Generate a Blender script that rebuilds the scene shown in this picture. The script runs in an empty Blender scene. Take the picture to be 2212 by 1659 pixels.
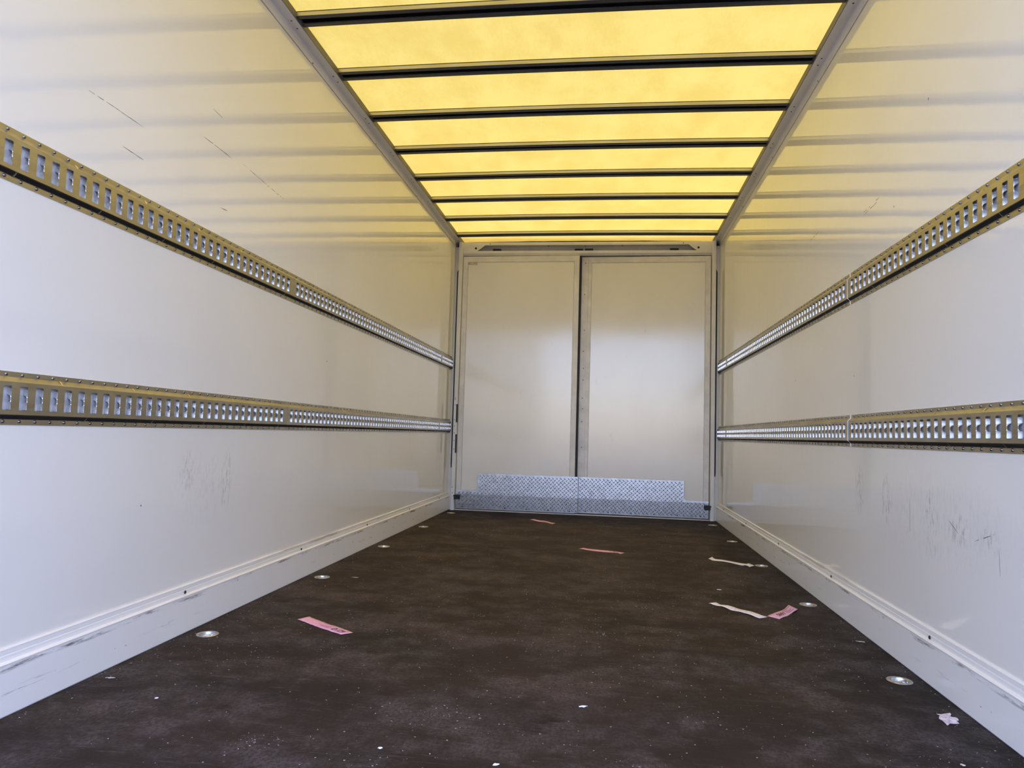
import bpy, bmesh, math, random
from mathutils import Vector, Matrix

random.seed(7)
scene = bpy.context.scene
C = scene.collection

# ------------------------------------------------------------------ camera
F_PX, YAW, PITCH, ROLL = 1567.78, 0.1297, 0.0681, 0.0288
CAM = Vector((0.226, 0.0, 0.7308))
cam_d = bpy.data.cameras.new('camera')
cam = bpy.data.objects.new('camera', cam_d)
C.objects.link(cam)
fw = Vector((-math.sin(YAW) * math.cos(PITCH), math.cos(YAW) * math.cos(PITCH), math.sin(PITCH)))
rt = Vector((math.cos(YAW), math.sin(YAW), 0))
up = rt.cross(fw)
r2 = rt * math.cos(ROLL) + up * math.sin(ROLL)
u2 = up * math.cos(ROLL) - rt * math.sin(ROLL)
m = Matrix.Identity(4)
for i in range(3):
    m[i][0], m[i][1], m[i][2], m[i][3] = r2[i], u2[i], -fw[i], CAM[i]
cam.matrix_world = m
cam_d.sensor_fit = 'HORIZONTAL'
cam_d.sensor_width = 36.0
cam_d.lens = F_PX / 2212 * 36.0
cam_d.clip_start = 0.01
scene.camera = cam

# ------------------------------------------------------------------ sky, sun, exposure
SUN_EL, SUN_AZ = math.radians(76), math.radians(20)      # azimuth measured from +Y towards +X
world = bpy.data.worlds.new('sky')
scene.world = world
world.use_nodes = True
wn = world.node_tree
bg = wn.nodes['Background']
sky = wn.nodes.new('ShaderNodeTexSky')
sky.sky_type = 'NISHITA'
sky.sun_disc = False
sky.sun_elevation = SUN_EL
sky.sun_rotation = SUN_AZ
sky.air_density = 1.0
sky.dust_density = 1.0
sky.ozone_density = 2.0
tint = wn.nodes.new('ShaderNodeMix'); tint.data_type = 'RGBA'; tint.blend_type = 'MULTIPLY'   # white balance of the daylight
tint.inputs[0].default_value = 1.0
tint.inputs[7].default_value = (1.02, 0.92, 1.13, 1)
wn.links.new(sky.outputs[0], tint.inputs[6])
wn.links.new(tint.outputs[2], bg.inputs[0])
bg.inputs[1].default_value = 1.34
sun_d = bpy.data.lights.new('sun', 'SUN')
sun_d.energy = 5.8
sun_d.color = (1.0, 0.95, 0.88)
sun_d.angle = math.radians(0.6)
sun = bpy.data.objects.new('sun', sun_d)
C.objects.link(sun)
sdir = Vector((math.sin(SUN_AZ) * math.cos(SUN_EL), math.cos(SUN_AZ) * math.cos(SUN_EL), math.sin(SUN_EL)))
sun.rotation_euler = sdir.to_track_quat('Z', 'Y').to_euler()
sun.location = sdir * 20

vs = scene.view_settings
vs.view_transform = 'Standard'
vs.look = 'None'
vs.exposure = -0.13
vs.gamma = 1.0
vs.use_curve_mapping = False

scene.cycles.max_bounces = 7
scene.cycles.diffuse_bounces = 4
scene.cycles.glossy_bounces = 3
scene.cycles.transmission_bounces = 3

# ------------------------------------------------------------------ dimensions (metres)
W = 1.24           # wall face
S = 1.22           # skirting face
Y0 = 0.35          # open rear end
D = 6.776          # door plane at the far end
ZT = 2.590         # tarpaulin
P = 0.0507         # slot pitch of the lashing rails

# ------------------------------------------------------------------ helpers
def tag(o, label=None, cat=None, group=None, kind=None):
    if label: o['label'] = label
    if cat: o['category'] = cat
    if group: o['group'] = group
    if kind: o['kind'] = kind
    return o

def root_loc(p):
    v = Vector((0, 0, 0))
    while p is not None:
        v += p.location
        p = p.parent
    return v

def link(name, me, parent=None, loc=(0, 0, 0)):
    """loc in world space; parents are never rotated"""
    o = bpy.data.objects.new(name, me)
    C.objects.link(o)
    if parent:
        o.parent = parent
        o.location = Vector(loc) - root_loc(parent)
    else:
        o.location = loc
    return o

def empty(name, loc):
    o = bpy.data.objects.new(name, None)
    o.empty_display_size = 0.05
    C.objects.link(o)
    o.location = loc
    return o

class MB:
    """collects verts and faces in world space, builds one mesh object"""
    def __init__(s): s.v = []; s.f = []
    def add(s, vs, fs):
        b = len(s.v)
        s.v += [tuple(x) for x in vs]
        s.f += [tuple(b + i for i in f) for f in fs]
    def box(s, x0, x1, y0, y1, z0, z1):
        s.add([(x0,y0,z0),(x1,y0,z0),(x1,y1,z0),(x0,y1,z0),(x0,y0,z1),(x1,y0,z1),(x1,y1,z1),(x0,y1,z1)],
              [(0,3,2,1),(4,5,6,7),(0,1,5,4),(1,2,6,5),(2,3,7,6),(3,0,4,7)])
    def prism(s, pts, a0, a1, axis, closed=True, cap=True):
        """pts: 2D outline; axis 'y': pts=(x,z); 'x': pts=(y,z); 'z': pts=(x,y)"""
        def mk(p, a):
            return {'y': (p[0], a, p[1]), 'x': (a, p[0], p[1]), 'z': (p[0], p[1], a)}[axis]
        n = len(pts)
        vs = [mk(p, a0) for p in pts] + [mk(p, a1) for p in pts]
        fs = [(i, (i+1) % n, n + (i+1) % n, n + i) for i in range(n if closed else n-1)]
        if closed and cap:
            fs += [tuple(range(n))[::-1], tuple(range(n, 2*n))]
        s.add(vs, fs)
    def lathe(s, prof, c, n=24, axis='z', sgn=1):
        """prof: (r,h) pairs; revolve about axis at c"""
        b = len(s.v)
        for r, h in prof:
            for k in range(n):
                a = 2*math.pi*k/n
                if axis == 'z': s.v.append((c[0]+r*math.cos(a), c[1]+r*math.sin(a), c[2]+h))
                elif axis == 'x': s.v.append((c[0]+sgn*h, c[1]+r*math.cos(a), c[2]+r*math.sin(a)))
                else: s.v.append((c[0]+r*math.cos(a), c[1]+sgn*h, c[2]+r*math.sin(a)))
        for j in range(len(prof)-1):
            for k in range(n):
                k2 = (k+1) % n
                s.f.append((b+j*n+k, b+j*n+k2, b+(j+1)*n+k2, b+(j+1)*n+k))
        s.f.append(tuple(b+(len(prof)-1)*n+k for k in range(n)))
    def tube(s, pts, r, n=8, closed=False):
        b = len(s.v); m_ = len(pts)
        pts = [Vector(p) for p in pts]
        for i, p in enumerate(pts):
            if closed: t = pts[(i+1) % m_] - pts[i-1]
            else: t = pts[min(i+1, m_-1)] - pts[max(i-1, 0)]
            t.normalize()
            a = t.cross(Vector((0,0,1)))
            if a.length < 1e-3: a = t.cross(Vector((1,0,0)))
            a.normalize(); c = t.cross(a)
            for k in range(n):
                q = p + a*(r*math.cos(2*math.pi*k/n)) + c*(r*math.sin(2*math.pi*k/n))
                s.v.append(tuple(q))
        for i in range(m_ if closed else m_-1):
            j = (i+1) % m_
            for k in range(n):
                k2 = (k+1) % n
                s.f.append((b+i*n+k, b+i*n+k2, b+j*n+k2, b+j*n+k))
        if not closed:
            s.f.append(tuple(b+k for k in range(n))[::-1]); s.f.append(tuple(b+(m_-1)*n+k for k in range(n)))
    def build(s, name, mat, parent=None, loc=None, smooth=False, fix=True, bevel=0, xf=None):
        vs = s.v
        if xf: vs = [xf(Vector(v)) for v in vs]
        if loc is None:
            loc = root_loc(parent) if parent else (0, 0, 0)
        loc = Vector(loc)
        me = bpy.data.meshes.new(name)
        me.from_pydata([tuple(Vector(v) - loc) for v in vs], [], s.f)
        if fix or bevel:
            bm = bmesh.new(); bm.from_mesh(me)
            bmesh.ops.remove_doubles(bm, verts=bm.verts, dist=1e-6)
            if bevel:
                es = [e for e in bm.edges if len(e.link_faces) == 2 and e.calc_face_angle(0) > 0.6]
                bmesh.ops.bevel(bm, geom=es, offset=bevel, segments=2, affect='EDGES', profile=0.5)
            bmesh.ops.recalc_face_normals(bm, faces=bm.faces)
            bm.to_mesh(me); bm.free()
        if smooth:
            for p in me.polygons: p.use_smooth = True
        me.materials.append(mat)
        return link(name, me, parent, loc)

# ------------------------------------------------------------------ materials
def new_mat(name):
    mt = bpy.data.materials.new(name); mt.use_nodes = True
    nt = mt.node_tree
    return mt, nt, nt.nodes['Principled BSDF']

def nd(nt, typ, **kw):
    n = nt.nodes.new(typ)
    for k, v in kw.items():
        if k == 'op': n.operation = v
        else: setattr(n, k, v)
    return n

def setin(n, i, v, nt):
    if hasattr(v, 'is_output'): nt.links.new(v, n.inputs[i])
    else: n.inputs[i].default_value = v

def math_(nt, op, a, b=None, c=None, clamp=False):
    n = nd(nt, 'ShaderNodeMath', op=op); n.use_clamp = clamp
    setin(n, 0, a, nt)
    if b is not None: setin(n, 1, b, nt)
    if c is not None: setin(n, 2, c, nt)
    return n.outputs[0]

def coords(nt, scale=(1, 1, 1), rot=(0, 0, 0)):
    tc = nd(nt, 'ShaderNodeTexCoord')
    mp = nd(nt, 'ShaderNodeMapping')
    mp.inputs['Scale'].default_value = scale
    mp.inputs['Rotation'].default_value = rot
    nt.links.new(tc.outputs['Object'], mp.inputs['Vector'])
    return mp.outputs[0]

def noise(nt, vec, scale=1, detail=3, rough=0.55):
    n = nd(nt, 'ShaderNodeTexNoise')
    n.inputs['Scale'].default_value = scale
    n.inputs['Detail'].default_value = detail
    n.inputs['Roughness'].default_value = rough
    nt.links.new(vec, n.inputs['Vector'])
    return n.outputs[0]

def ramp(nt, v, lo, hi, a=0.0, b=1.0, smooth=True):
    n = nd(nt, 'ShaderNodeMapRange')
    n.interpolation_type = 'SMOOTHSTEP' if smooth else 'LINEAR'
    setin(n, 0, v, nt)
    for i, x in enumerate((lo, hi, a, b)): n.inputs[i+1].default_value = x
    return n.outputs[0]

def mix(nt, f, a, b):
    n = nd(nt, 'ShaderNodeMix', data_type='RGBA')
    setin(n, 0, f, nt)
    for i, v in ((6, a), (7, b)):
        if hasattr(v, 'is_output'): nt.links.new(v, n.inputs[i])
        else: n.inputs[i].default_value = (*v, 1) if len(v) == 3 else v
    return n.outputs[2]

def bump(nt, h, dist, bsdf, strength=1.0):
    n = nd(nt, 'ShaderNodeBump')
    n.inputs['Strength'].default_value = strength
    n.inputs['Distance'].default_value = dist
    nt.links.new(h, n.inputs['Height'])
    nt.links.new(n.outputs[0], bsdf.inputs['Normal'])
    return n

def simple(name, col, rough=0.5, metal=0.0, nscale=0, namt=0.0, bmp=0.0, spec=0.5, stretch=(1, 1, 1)):
    mt, nt, b = new_mat(name)
    b.inputs['Roughness'].default_value = rough
    b.inputs['Metallic'].default_value = metal
    b.inputs['Specular IOR Level'].default_value = spec
    if nscale:
        v = noise(nt, coords(nt, stretch), nscale, 4)
        c = mix(nt, ramp(nt, v, 0.3, 0.7), tuple(max(0, x*(1-namt)) for x in col), tuple(min(1, x*(1+namt)) for x in col))
        nt.links.new(c, b.inputs['Base Color'])
        if bmp: bump(nt, v, bmp, b)
    else:
        b.inputs['Base Color'].default_value = (*col, 1)
    return mt

def wall_mat(name, patches):
    """glossy white panel; patches = scuffed areas (y centre, z centre, half width, half height, strength)"""
    mt, nt, b = new_mat(name)
    tc = nd(nt, 'ShaderNodeTexCoord'); sp = nd(nt, 'ShaderNodeSeparateXYZ'); nt.links.new(tc.outputs['Object'], sp.inputs[0])
    acc = None
    for y, z, hw, hh_, k in patches:
        a = math_(nt, 'MULTIPLY', math_(nt, 'SUBTRACT', sp.outputs['Y'], y), 1/hw)
        c = math_(nt, 'MULTIPLY', math_(nt, 'SUBTRACT', sp.outputs['Z'], z), 1/hh_)
        r = math_(nt, 'MULTIPLY_ADD', a, a, math_(nt, 'MULTIPLY', c, c))
        v = math_(nt, 'MULTIPLY', math_(nt, 'SUBTRACT', 1.0, r, clamp=True), k)
        acc = v if acc is None else math_(nt, 'MAXIMUM', acc, v)
    streak = ramp(nt, noise(nt, coords(nt, (1, 90, 26)), 1, 3, 0.75), 0.46, 0.70)
    smu = math_(nt, 'MULTIPLY', acc, streak)
    haze = noise(nt, coords(nt, (1, 0.8, 1.6)), 1, 2)
    base = mix(nt, ramp(nt, haze, 0.35, 0.7), (0.870, 0.85, 0.765), (0.910, 0.89, 0.805))
    c = mix(nt, smu, base, (0.42, 0.38, 0.35))
    nt.links.new(c, b.inputs['Base Color'])
    b.inputs['Roughness'].default_value = 0.05
    b.inputs['IOR'].default_value = 1.58
    w1 = noise(nt, coords(nt, (1, 11, 6.0)), 1, 3, 0.6)
    bump(nt, w1, 0.0006, b)
    return mt

M = {}
M['wall_left'] = wall_mat('wall_panel_left', [(2.69, .52, .05, .13, .75), (2.42, .56, .05, .09, .7), (2.55, .50, .25, .15, .2)])
M['wall_right'] = wall_mat('wall_panel_right', [(3.09, .55, .06, .12, .8), (2.80, .53, .06, .11, .75), (2.44, .50, .06, .14, .75), (2.26, .49, .08, .06, .75), (2.10, .48, .07, .05, .6), (2.45, .50, .6, .17, .16)])
SCRATCH = {-1: [
    (1.804, 1.664, 2.063, 1.662, .0010), (2.398, 1.773, 2.596, 1.772, .0014), (2.686, 1.779, 3.096, 1.761, .0012), (1.972, 1.565, 2.073, 1.561, .0014),
    (2.533, 1.554, 2.590, 1.557, .0016), (2.166, .466, 2.172, .468, .0040), (3.652, 1.083, 3.662, 1.080, .0045), (2.45, 1.90, 2.52, 1.895, .0010), (1.47, 1.93, 1.56, 1.90, .0008)],
    1: [(3.028, 1.659, 2.853, 1.667, .0013), (3.02, 1.649, 2.87, 1.655, .0011), (3.798, 1.753, 3.636, 1.756, .0013), (2.432, 1.845, 2.425, 1.852, .0040),
    (2.716, 1.582, 2.717, 1.590, .0028), (2.171, .472, 2.062, .504, .0013), (2.045, .47, 2.043, .40, .0007), (3.144, 1.005, 3.146, 1.014, .0030), (4.083, 1.057, 4.085, 1.065, .0045),
    (2.60, .55, 2.602, .44, .0007), (2.32, .51, 2.264, .48, .0013)]}

# skirting: white painted aluminium with dark trolley scuffs below its top edge
mt, nt, b = new_mat('skirting_paint')
tc = nd(nt, 'ShaderNodeTexCoord'); sp = nd(nt, 'ShaderNodeSeparateXYZ'); nt.links.new(tc.outputs['Object'], sp.inputs[0])
wob = math_(nt, 'ADD', sp.outputs['Z'], math_(nt, 'MULTIPLY', math_(nt, 'SUBTRACT', noise(nt, coords(nt, (1, 3, 1)), 1, 3), 0.5), 0.02))
def band(z, w): return ramp(nt, math_(nt, 'ABSOLUTE', math_(nt, 'SUBTRACT', wob, z)), 0.0, w, 1, 0)
br1 = ramp(nt, noise(nt, coords(nt, (1, 5, 40)), 1, 6, 0.75), 0.46, 0.64)
br2 = ramp(nt, noise(nt, coords(nt, (3, 3.3, 60)), 1, 6, 0.75), 0.55, 0.68)
sc_m = math_(nt, 'ADD', math_(nt, 'MULTIPLY', band(0.119, 0.010), br1), math_(nt, 'MULTIPLY', math_(nt, 'MULTIPLY', band(0.058, 0.012), br2), 0.9))
spots = math_(nt, 'MULTIPLY', ramp(nt, noise(nt, coords(nt, (20, 20, 30)), 1, 3), 0.70, 0.76), 0.8)
sc_m = math_(nt, 'ADD', sc_m, spots)
c = mix(nt, math_(nt, 'MINIMUM', sc_m, 0.85), (0.90, 0.885, 0.82), (0.13, 0.12, 0.12))
rust = math_(nt, 'MULTIPLY', ramp(nt, noise(nt, coords(nt, (2, 1.1, 8)), 1, 5), 0.60, 0.72), ramp(nt, sp.outputs['Z'], 0.146, 0.152))
c = mix(nt, math_(nt, 'MULTIPLY', rust, 0.6), c, (0.30, 0.20, 0.10))
nt.links.new(c, b.inputs['Base Color'])
b.inputs['Roughness'].default_value = 0.22
bump(nt, noise(nt, coords(nt, (1, 6, 6)), 1, 3), 0.0006, b)
M['skirt'] = mt

# floor: dark brown anti-slip plywood, dusty, scratched, with pale crumbs
mt, nt, b = new_mat('floor_plywood')
v0 = coords(nt)
n1 = noise(nt, coords(nt, (2.6, 3.6, 1)), 1, 7, 0.74)
n2 = noise(nt, coords(nt, (0.9, 0.7, 1)), 1, 4, 0.6)
n3 = noise(nt, coords(nt, (110, 75, 1)), 1, 3, 0.7)
n4 = noise(nt, coords(nt, (13, 9, 1), (0, 0, 0.7)), 1, 3, 0.65)
dust = math_(nt, 'MULTIPLY', math_(nt, 'MULTIPLY', ramp(nt, n1, 0.41, 0.61, 0.10, 1.0), ramp(nt, n4, 0.34, 0.66, 0.45, 1.0)), ramp(nt, n3, 0.34, 0.62, 0.30, 1.15))
base = mix(nt, ramp(nt, n2, 0.40, 0.62), (0.019, 0.0152, 0.0125), (0.026, 0.0190, 0.0172))
c = mix(nt, math_(nt, 'MULTIPLY', dust, 0.95), base, (0.073, 0.064, 0.065))
dark = ramp(nt, noise(nt, coords(nt, (3.5, 5.0, 1), (0, 0, 0.5)), 1, 5, 0.65), 0.60, 0.74)
c = mix(nt, math_(nt, 'MULTIPLY', dark, 0.8), c, (0.010, 0.0075, 0.006))
for ang, sx, sy, lo in ((0.35, 9, 90, 0.63), (-0.9, 10, 100, 0.64), (0.05, 7, 120, 0.63)):
    s_ = ramp(nt, noise(nt, coords(nt, (sx, sy, 1), (0, 0, ang)), 1, 4, 0.6), lo, lo + 0.06)
    c = mix(nt, math_(nt, 'MULTIPLY', s_, 0.35), c, (0.11, 0.10, 0.095))
vor = nd(nt, 'ShaderNodeTexVoronoi'); vor.inputs['Scale'].default_value = 75
nt.links.new(v0, vor.inputs['Vector'])
rnd = nd(nt, 'ShaderNodeSeparateColor'); nt.links.new(vor.outputs['Color'], rnd.inputs[0])
dens = ramp(nt, noise(nt, coords(nt, (2.5, 2.5, 1)), 1, 4), 0.35, 0.75, 0.03, 0.30)
pick = math_(nt, 'LESS_THAN', rnd.outputs[0], dens)
size = math_(nt, 'MULTIPLY', rnd.outputs[1], 0.19)
dot = math_(nt, 'LESS_THAN', vor.outputs['Distance'], size)
c = mix(nt, math_(nt, 'MULTIPLY', math_(nt, 'MULTIPLY', pick, dot), 0.85), c, (0.50, 0.48, 0.45))
nt.links.new(c, b.inputs['Base Color'])
b.inputs['Roughness'].default_value = 0.7
b.inputs['Specular IOR Level'].default_value = 0.10
wv = nd(nt, 'ShaderNodeTexWave'); wv.inputs['Scale'].default_value = 55; nt.links.new(v0, wv.inputs['Vector'])
wv2 = nd(nt, 'ShaderNodeTexWave', bands_direction='Y'); wv2.inputs['Scale'].default_value = 55; nt.links.new(v0, wv2.inputs['Vector'])
hsum = math_(nt, 'ADD', math_(nt, 'MULTIPLY', math_(nt, 'ADD', wv.outputs[1], wv2.outputs[1]), 0.3), n3)
bump(nt, hsum, 0.0007, b)
M['floor'] = mt

# roof tarpaulin: light shines through it
mt, nt, b = new_mat('roof_tarpaulin')
nt.nodes.remove(b)
out = nt.nodes['Material Output']
mo = noise(nt, coords(nt, (5, 3, 1)), 1, 6, 0.65)
we = noise(nt, coords(nt, (140, 30, 1)), 1, 3, 0.6)
f = math_(nt, 'ADD', math_(nt, 'MULTIPLY', mo, 0.7), math_(nt, 'MULTIPLY', we, 0.3))
ct = mix(nt, ramp(nt, f, 0.36, 0.62), (0.412, 0.262, 0.040), (0.465, 0.306, 0.055))
spot = ramp(nt, noise(nt, coords(nt, (7, 9, 1)), 1, 2), 0.76, 0.82)
ct = mix(nt, math_(nt, 'MULTIPLY', spot, 0.25), ct, (0.3, 0.22, 0.08))
tr = nd(nt, 'ShaderNodeBsdfTranslucent'); nt.links.new(ct, tr.inputs[0])
di = nd(nt, 'ShaderNodeBsdfDiffuse'); di.inputs[0].default_value = (0.62, 0.52, 0.22, 1)
rf = nd(nt, 'ShaderNodeBsdfRefraction'); nt.links.new(ct, rf.inputs[0]); rf.inputs['Roughness'].default_value = 0.85; rf.inputs['IOR'].default_value = 1.08
tt = nd(nt, 'ShaderNodeMixShader'); tt.inputs[0].default_value = 0.62      # coated fabric scatters mostly forwards
nt.links.new(tr.outputs[0], tt.inputs[1]); nt.links.new(rf.outputs[0], tt.inputs[2])
ad = nd(nt, 'ShaderNodeMixShader'); ad.inputs[0].default_value = 0.30
nt.links.new(tt.outputs[0], ad.inputs[1]); nt.links.new(di.outputs[0], ad.inputs[2])
nt.links.new(ad.outputs[0], out.inputs['Surface'])
M['tarp'] = mt

M['cant'] = simple('cant_rail_paint', (0.76, 0.74, 0.70), 0.30, 0.0, 3, 0.05)
M['bow'] = simple('bow_dark_coating', (0.030, 0.029, 0.031), 0.32, 0.0, 20, 0.12, stretch=(0.3, 8, 8))
M['bow_face'] = simple('bow_aluminium', (0.60, 0.585, 0.54), 0.34, 1.0, 20, 0.08, stretch=(0.3, 8, 8))
M['black'] = simple('black_plastic', (0.008, 0.008, 0.009), 0.5, 0, 40, 0.2)
M['screw'] = simple('dark_screw', (0.06, 0.055, 0.05), 0.45, 0.6, 60, 0.2)
M['post'] = simple('post_paint', (0.74, 0.72, 0.67), 0.28, 0, 6, 0.05, 0.0003)
M['post_side'] = simple('post_side_paint', (0.66, 0.64, 0.58), 0.3, 0, 6, 0.05, 0.0003)
M['dooropp'] = simple('dark_void', (0.01, 0.01, 0.01), 0.8, 0, 5, 0.2)
M['hdr_back'] = simple('header_channel_paint', (0.50, 0.48, 0.44), 0.4, 0, 6, 0.06)
M['slot_shade'] = simple('slot_shade_grey', (0.50, 0.51, 0.53), 0.5, 0, 20, 0.1)
M['cutedge'] = simple('white_cut_edge', (0.88, 0.88, 0.86), 0.4, 0, 20, 0.05)
M['olive'] = simple('edge_strip_olive', (0.13, 0.125, 0.10), 0.5, 0, 12, 0.15)
M['stampm'] = simple('stamped_dots', (0.30, 0.27, 0.20), 0.45, 1.0, 80, 0.1)

# galvanised lashing rail
mt, nt, b = new_mat('galvanised_steel')
g1 = noise(nt, coords(nt, (30, 8, 30)), 1, 5, 0.6)
g2 = noise(nt, coords(nt, (10, 1.2, 60)), 1, 4, 0.6)
c = mix(nt, ramp(nt, g1, 0.3, 0.7), (0.48, 0.455, 0.385), (0.58, 0.55, 0.465))
c = mix(nt, math_(nt, 'MULTIPLY', ramp(nt, g2, 0.60, 0.72), 0.5), c, (0.30, 0.28, 0.24))
nt.links.new(c, b.inputs['Base Color'])
b.inputs['Metallic'].default_value = 1.0
nt.links.new(ramp(nt, g2, 0.3, 0.7, 0.30, 0.42), b.inputs['Roughness'])
bump(nt, g2, 0.0003, b)
M['galv'] = mt
M['galv_bright'] = simple('bright_zinc', (0.84, 0.86, 0.88), 0.26, 1.0, 60, 0.06)
M['rivet'] = simple('rivet_steel', (0.24, 0.24, 0.25), 0.22, 1.0, 60, 0.1)
M['zinc_cup'] = simple('zinc_cup', (0.66, 0.68, 0.70), 0.18, 1.0, 90, 0.25, 0.0006)
M['zinc_rim'] = simple('zinc_rim', (0.50, 0.49, 0.47), 0.42, 1.0, 120, 0.3, 0.0004)
M['tread'] = simple('tread_plate', (0.37, 0.39, 0.42), 0.33, 1.0, 30, 0.15, 0.0003)
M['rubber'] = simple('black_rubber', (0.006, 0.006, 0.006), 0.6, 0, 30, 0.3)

def door_mat(name, seed):
    mt, nt, b = new_mat(name)
    a = noise(nt, coords(nt, (1.2, 1, 0.8), (0, 0, seed)), 1.3, 4, 0.6)
    s2 = noise(nt, coords(nt, (14, 1, 5)), 1, 5, 0.7)
    c = mix(nt, ramp(nt, a, 0.3, 0.7), (0.80, 0.770, 0.68), (0.84, 0.815, 0.735))
    c = mix(nt, math_(nt, 'MULTIPLY', ramp(nt, s2, 0.63, 0.74), 0.25), c, (0.45, 0.40, 0.34))
    nt.links.new(c, b.inputs['Base Color'])
    b.inputs['Roughness'].default_value = 0.13
    b.inputs['IOR'].default_value = 1.65
    bump(nt, noise(nt, coords(nt, (5, 1, 5)), 1, 3), 0.0008, b)
    return mt
M['door'] = door_mat('door_panel', 0.3)
M['door_r'] = door_mat('door_panel_right', 2.1)
M['frame'] = simple('door_frame_trim', (0.75, 0.72, 0.64), 0.35, 0, 7, 0.08, 0.0004)
M['frame_r'] = simple('door_frame_trim_worn', (0.72, 0.69, 0.62), 0.35, 0, 9, 0.10, 0.0005)
M['pink'] = simple('pink_paper', (0.77, 0.40, 0.54), 0.7, 0, 40, 0.06, 0.0008)
M['lilac'] = simple('lilac_pink_paper', (0.78, 0.46, 0.62), 0.6, 0, 40, 0.06, 0.0008)
M['white'] = simple('white_paper', (0.85, 0.82, 0.87), 0.7, 0, 40, 0.05, 0.0008)
M['scrap'] = simple('scrap_paper', (0.70, 0.62, 0.66), 0.7, 0, 70, 0.18, 0.001)
M['ink'] = simple('printing_ink', (0.03, 0.02, 0.035), 0.7, 0, 60, 0.2)
M['inkgrey'] = simple('faint_ink', (0.33, 0.32, 0.40), 0.7, 0, 60, 0.2)
M['inkpink'] = simple('red_violet_ink', (0.25, 0.09, 0.16), 0.7, 0, 60, 0.2)
M['crumb'] = simple('pale_crumbs', (0.48, 0.45, 0.41), 0.8, 0, 60, 0.3)
M['ground'] = simple('yard_asphalt', (0.16, 0.16, 0.165), 0.9, 0, 2, 0.2, 0.004)
M['scratch'] = simple('dark_scratch', (0.16, 0.13, 0.105), 0.6, 0, 90, 0.4)
M['seam'] = simple('dirty_seam', (0.52, 0.47, 0.39), 0.6, 0, 12, 0.2)
M['sticker'] = simple('sticker', (0.60, 0.55, 0.45), 0.4, 0, 30, 0.1)

# ------------------------------------------------------------------ structure
g = MB(); g.box(-60, 60, -70, 60, -1.30, -1.15)
tag(g.build('ground', M['ground']), 'grey asphalt yard around the truck outside the open rear end', 'ground', kind='structure')

CUPS = []
for k, y in enumerate((1.50, 2.438, 3.475, 4.478, 5.480, 6.486)): CUPS.append((-1.140, y))
for k, y in enumerate((2.447, 3.474, 4.462, 5.455, 6.42)): CUPS.append((1.146, y))
CR = 0.0375

# floor with real holes under the lashing cups
bm = bmesh.new()
def loop(pts, z):
    vs_ = [bm.verts.new((x, y, z)) for x, y in pts]
    return vs_, [bm.edges.new((vs_[i], vs_[(i+1) % len(vs_)])) for i in range(len(vs_))]
FX = 1.235
outer, oe = loop([(-FX, Y0), (FX, Y0), (FX, 6.93), (-FX, 6.93)], 0)
alle = list(oe); holes = []
for cx, cy in CUPS:
    hv, he = loop([(cx + (CR-.0015)*math.cos(2*math.pi*k/24), cy + (CR-.0015)*math.sin(2*math.pi*k/24)) for k in range(24)], 0)
    holes.append(hv); alle += he
bmesh.ops.triangle_fill(bm, use_beauty=True, edges=alle)
for ring, dz in [(outer, -0.12)] + [(h, -0.035) for h in holes]:
    low = [bm.verts.new((v.co.x, v.co.y, dz)) for v in ring]
    for i in range(len(ring)):
        j = (i+1) % len(ring)
        bm.faces.new((ring[i], ring[j], low[j], low[i]))
    bm.faces.new(low)
bmesh.ops.recalc_face_normals(bm, faces=bm.faces)
me = bpy.data.meshes.new('floor'); bm.to_mesh(me); bm.free(); me.materials.append(M['floor'])
floor = tag(link('floor', me), 'dark brown dusty anti-slip plywood floor of the truck box', 'floor', kind='structure')

for side, s in (('left', -1), ('right', 1)):
    w = MB(); w.box(min(s*W, s*1.28), max(s*W, s*1.28), Y0, 6.90, -0.12, 2.508)
    wo = tag(w.build('wall_' + side, M['wall_' + side], bevel=0), f'glossy white {side} side wall panel of the truck box, scratched and scuffed', 'wall', kind='structure')
    rs = random.Random(31 + s)
    for ya_, za_, yb_, zb_, hw in SCRATCH[s]:
        q = MB()
        ln_ = math.hypot(yb_-ya_, zb_-za_); n_ = max(3, int(ln_/.012))
        ty, tz = (yb_-ya_)/ln_, (zb_-za_)/ln_
        wob_ = 0.0; prev = None
        for k in range(n_+1):
            t = k/n_; wob_ += rs.uniform(-.0006, .0006)
            hwk = hw*rs.uniform(.35, 1.0)*min(1, 6*t + .15, 6*(1-t) + .15)
            cy_, cz_ = ya_ + (yb_-ya_)*t - tz*wob_, za_ + (zb_-za_)*t + ty*wob_
            cur = [(s*(W-.0003), cy_ - tz*hwk, cz_ + ty*hwk), (s*(W-.0003), cy_ + tz*hwk, cz_ - ty*hwk), (s*(W+.0004), cy_ + tz*hwk, cz_ - ty*hwk), (s*(W+.0004), cy_ - tz*hwk, cz_ + ty*hwk)]
            if prev and (n_ < 6 or rs.random() > .22):
                q.add(prev + cur, [(0, 1, 5, 4), (1, 2, 6, 5), (3, 0, 4, 7)])
            prev = cur
        q.build('scratch', M['scratch'], wo, fix=False)
w = MB(); w.box(-1.28, 1.28, 6.91, 6.96, -0.12, 2.62)  # unseen panel added so the door gaps stay black
tag(w.build('wall_blackout', M['dooropp']), 'unseen dark panel added behind the pale double doors to keep their gaps black', 'wall', kind='structure')

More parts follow.
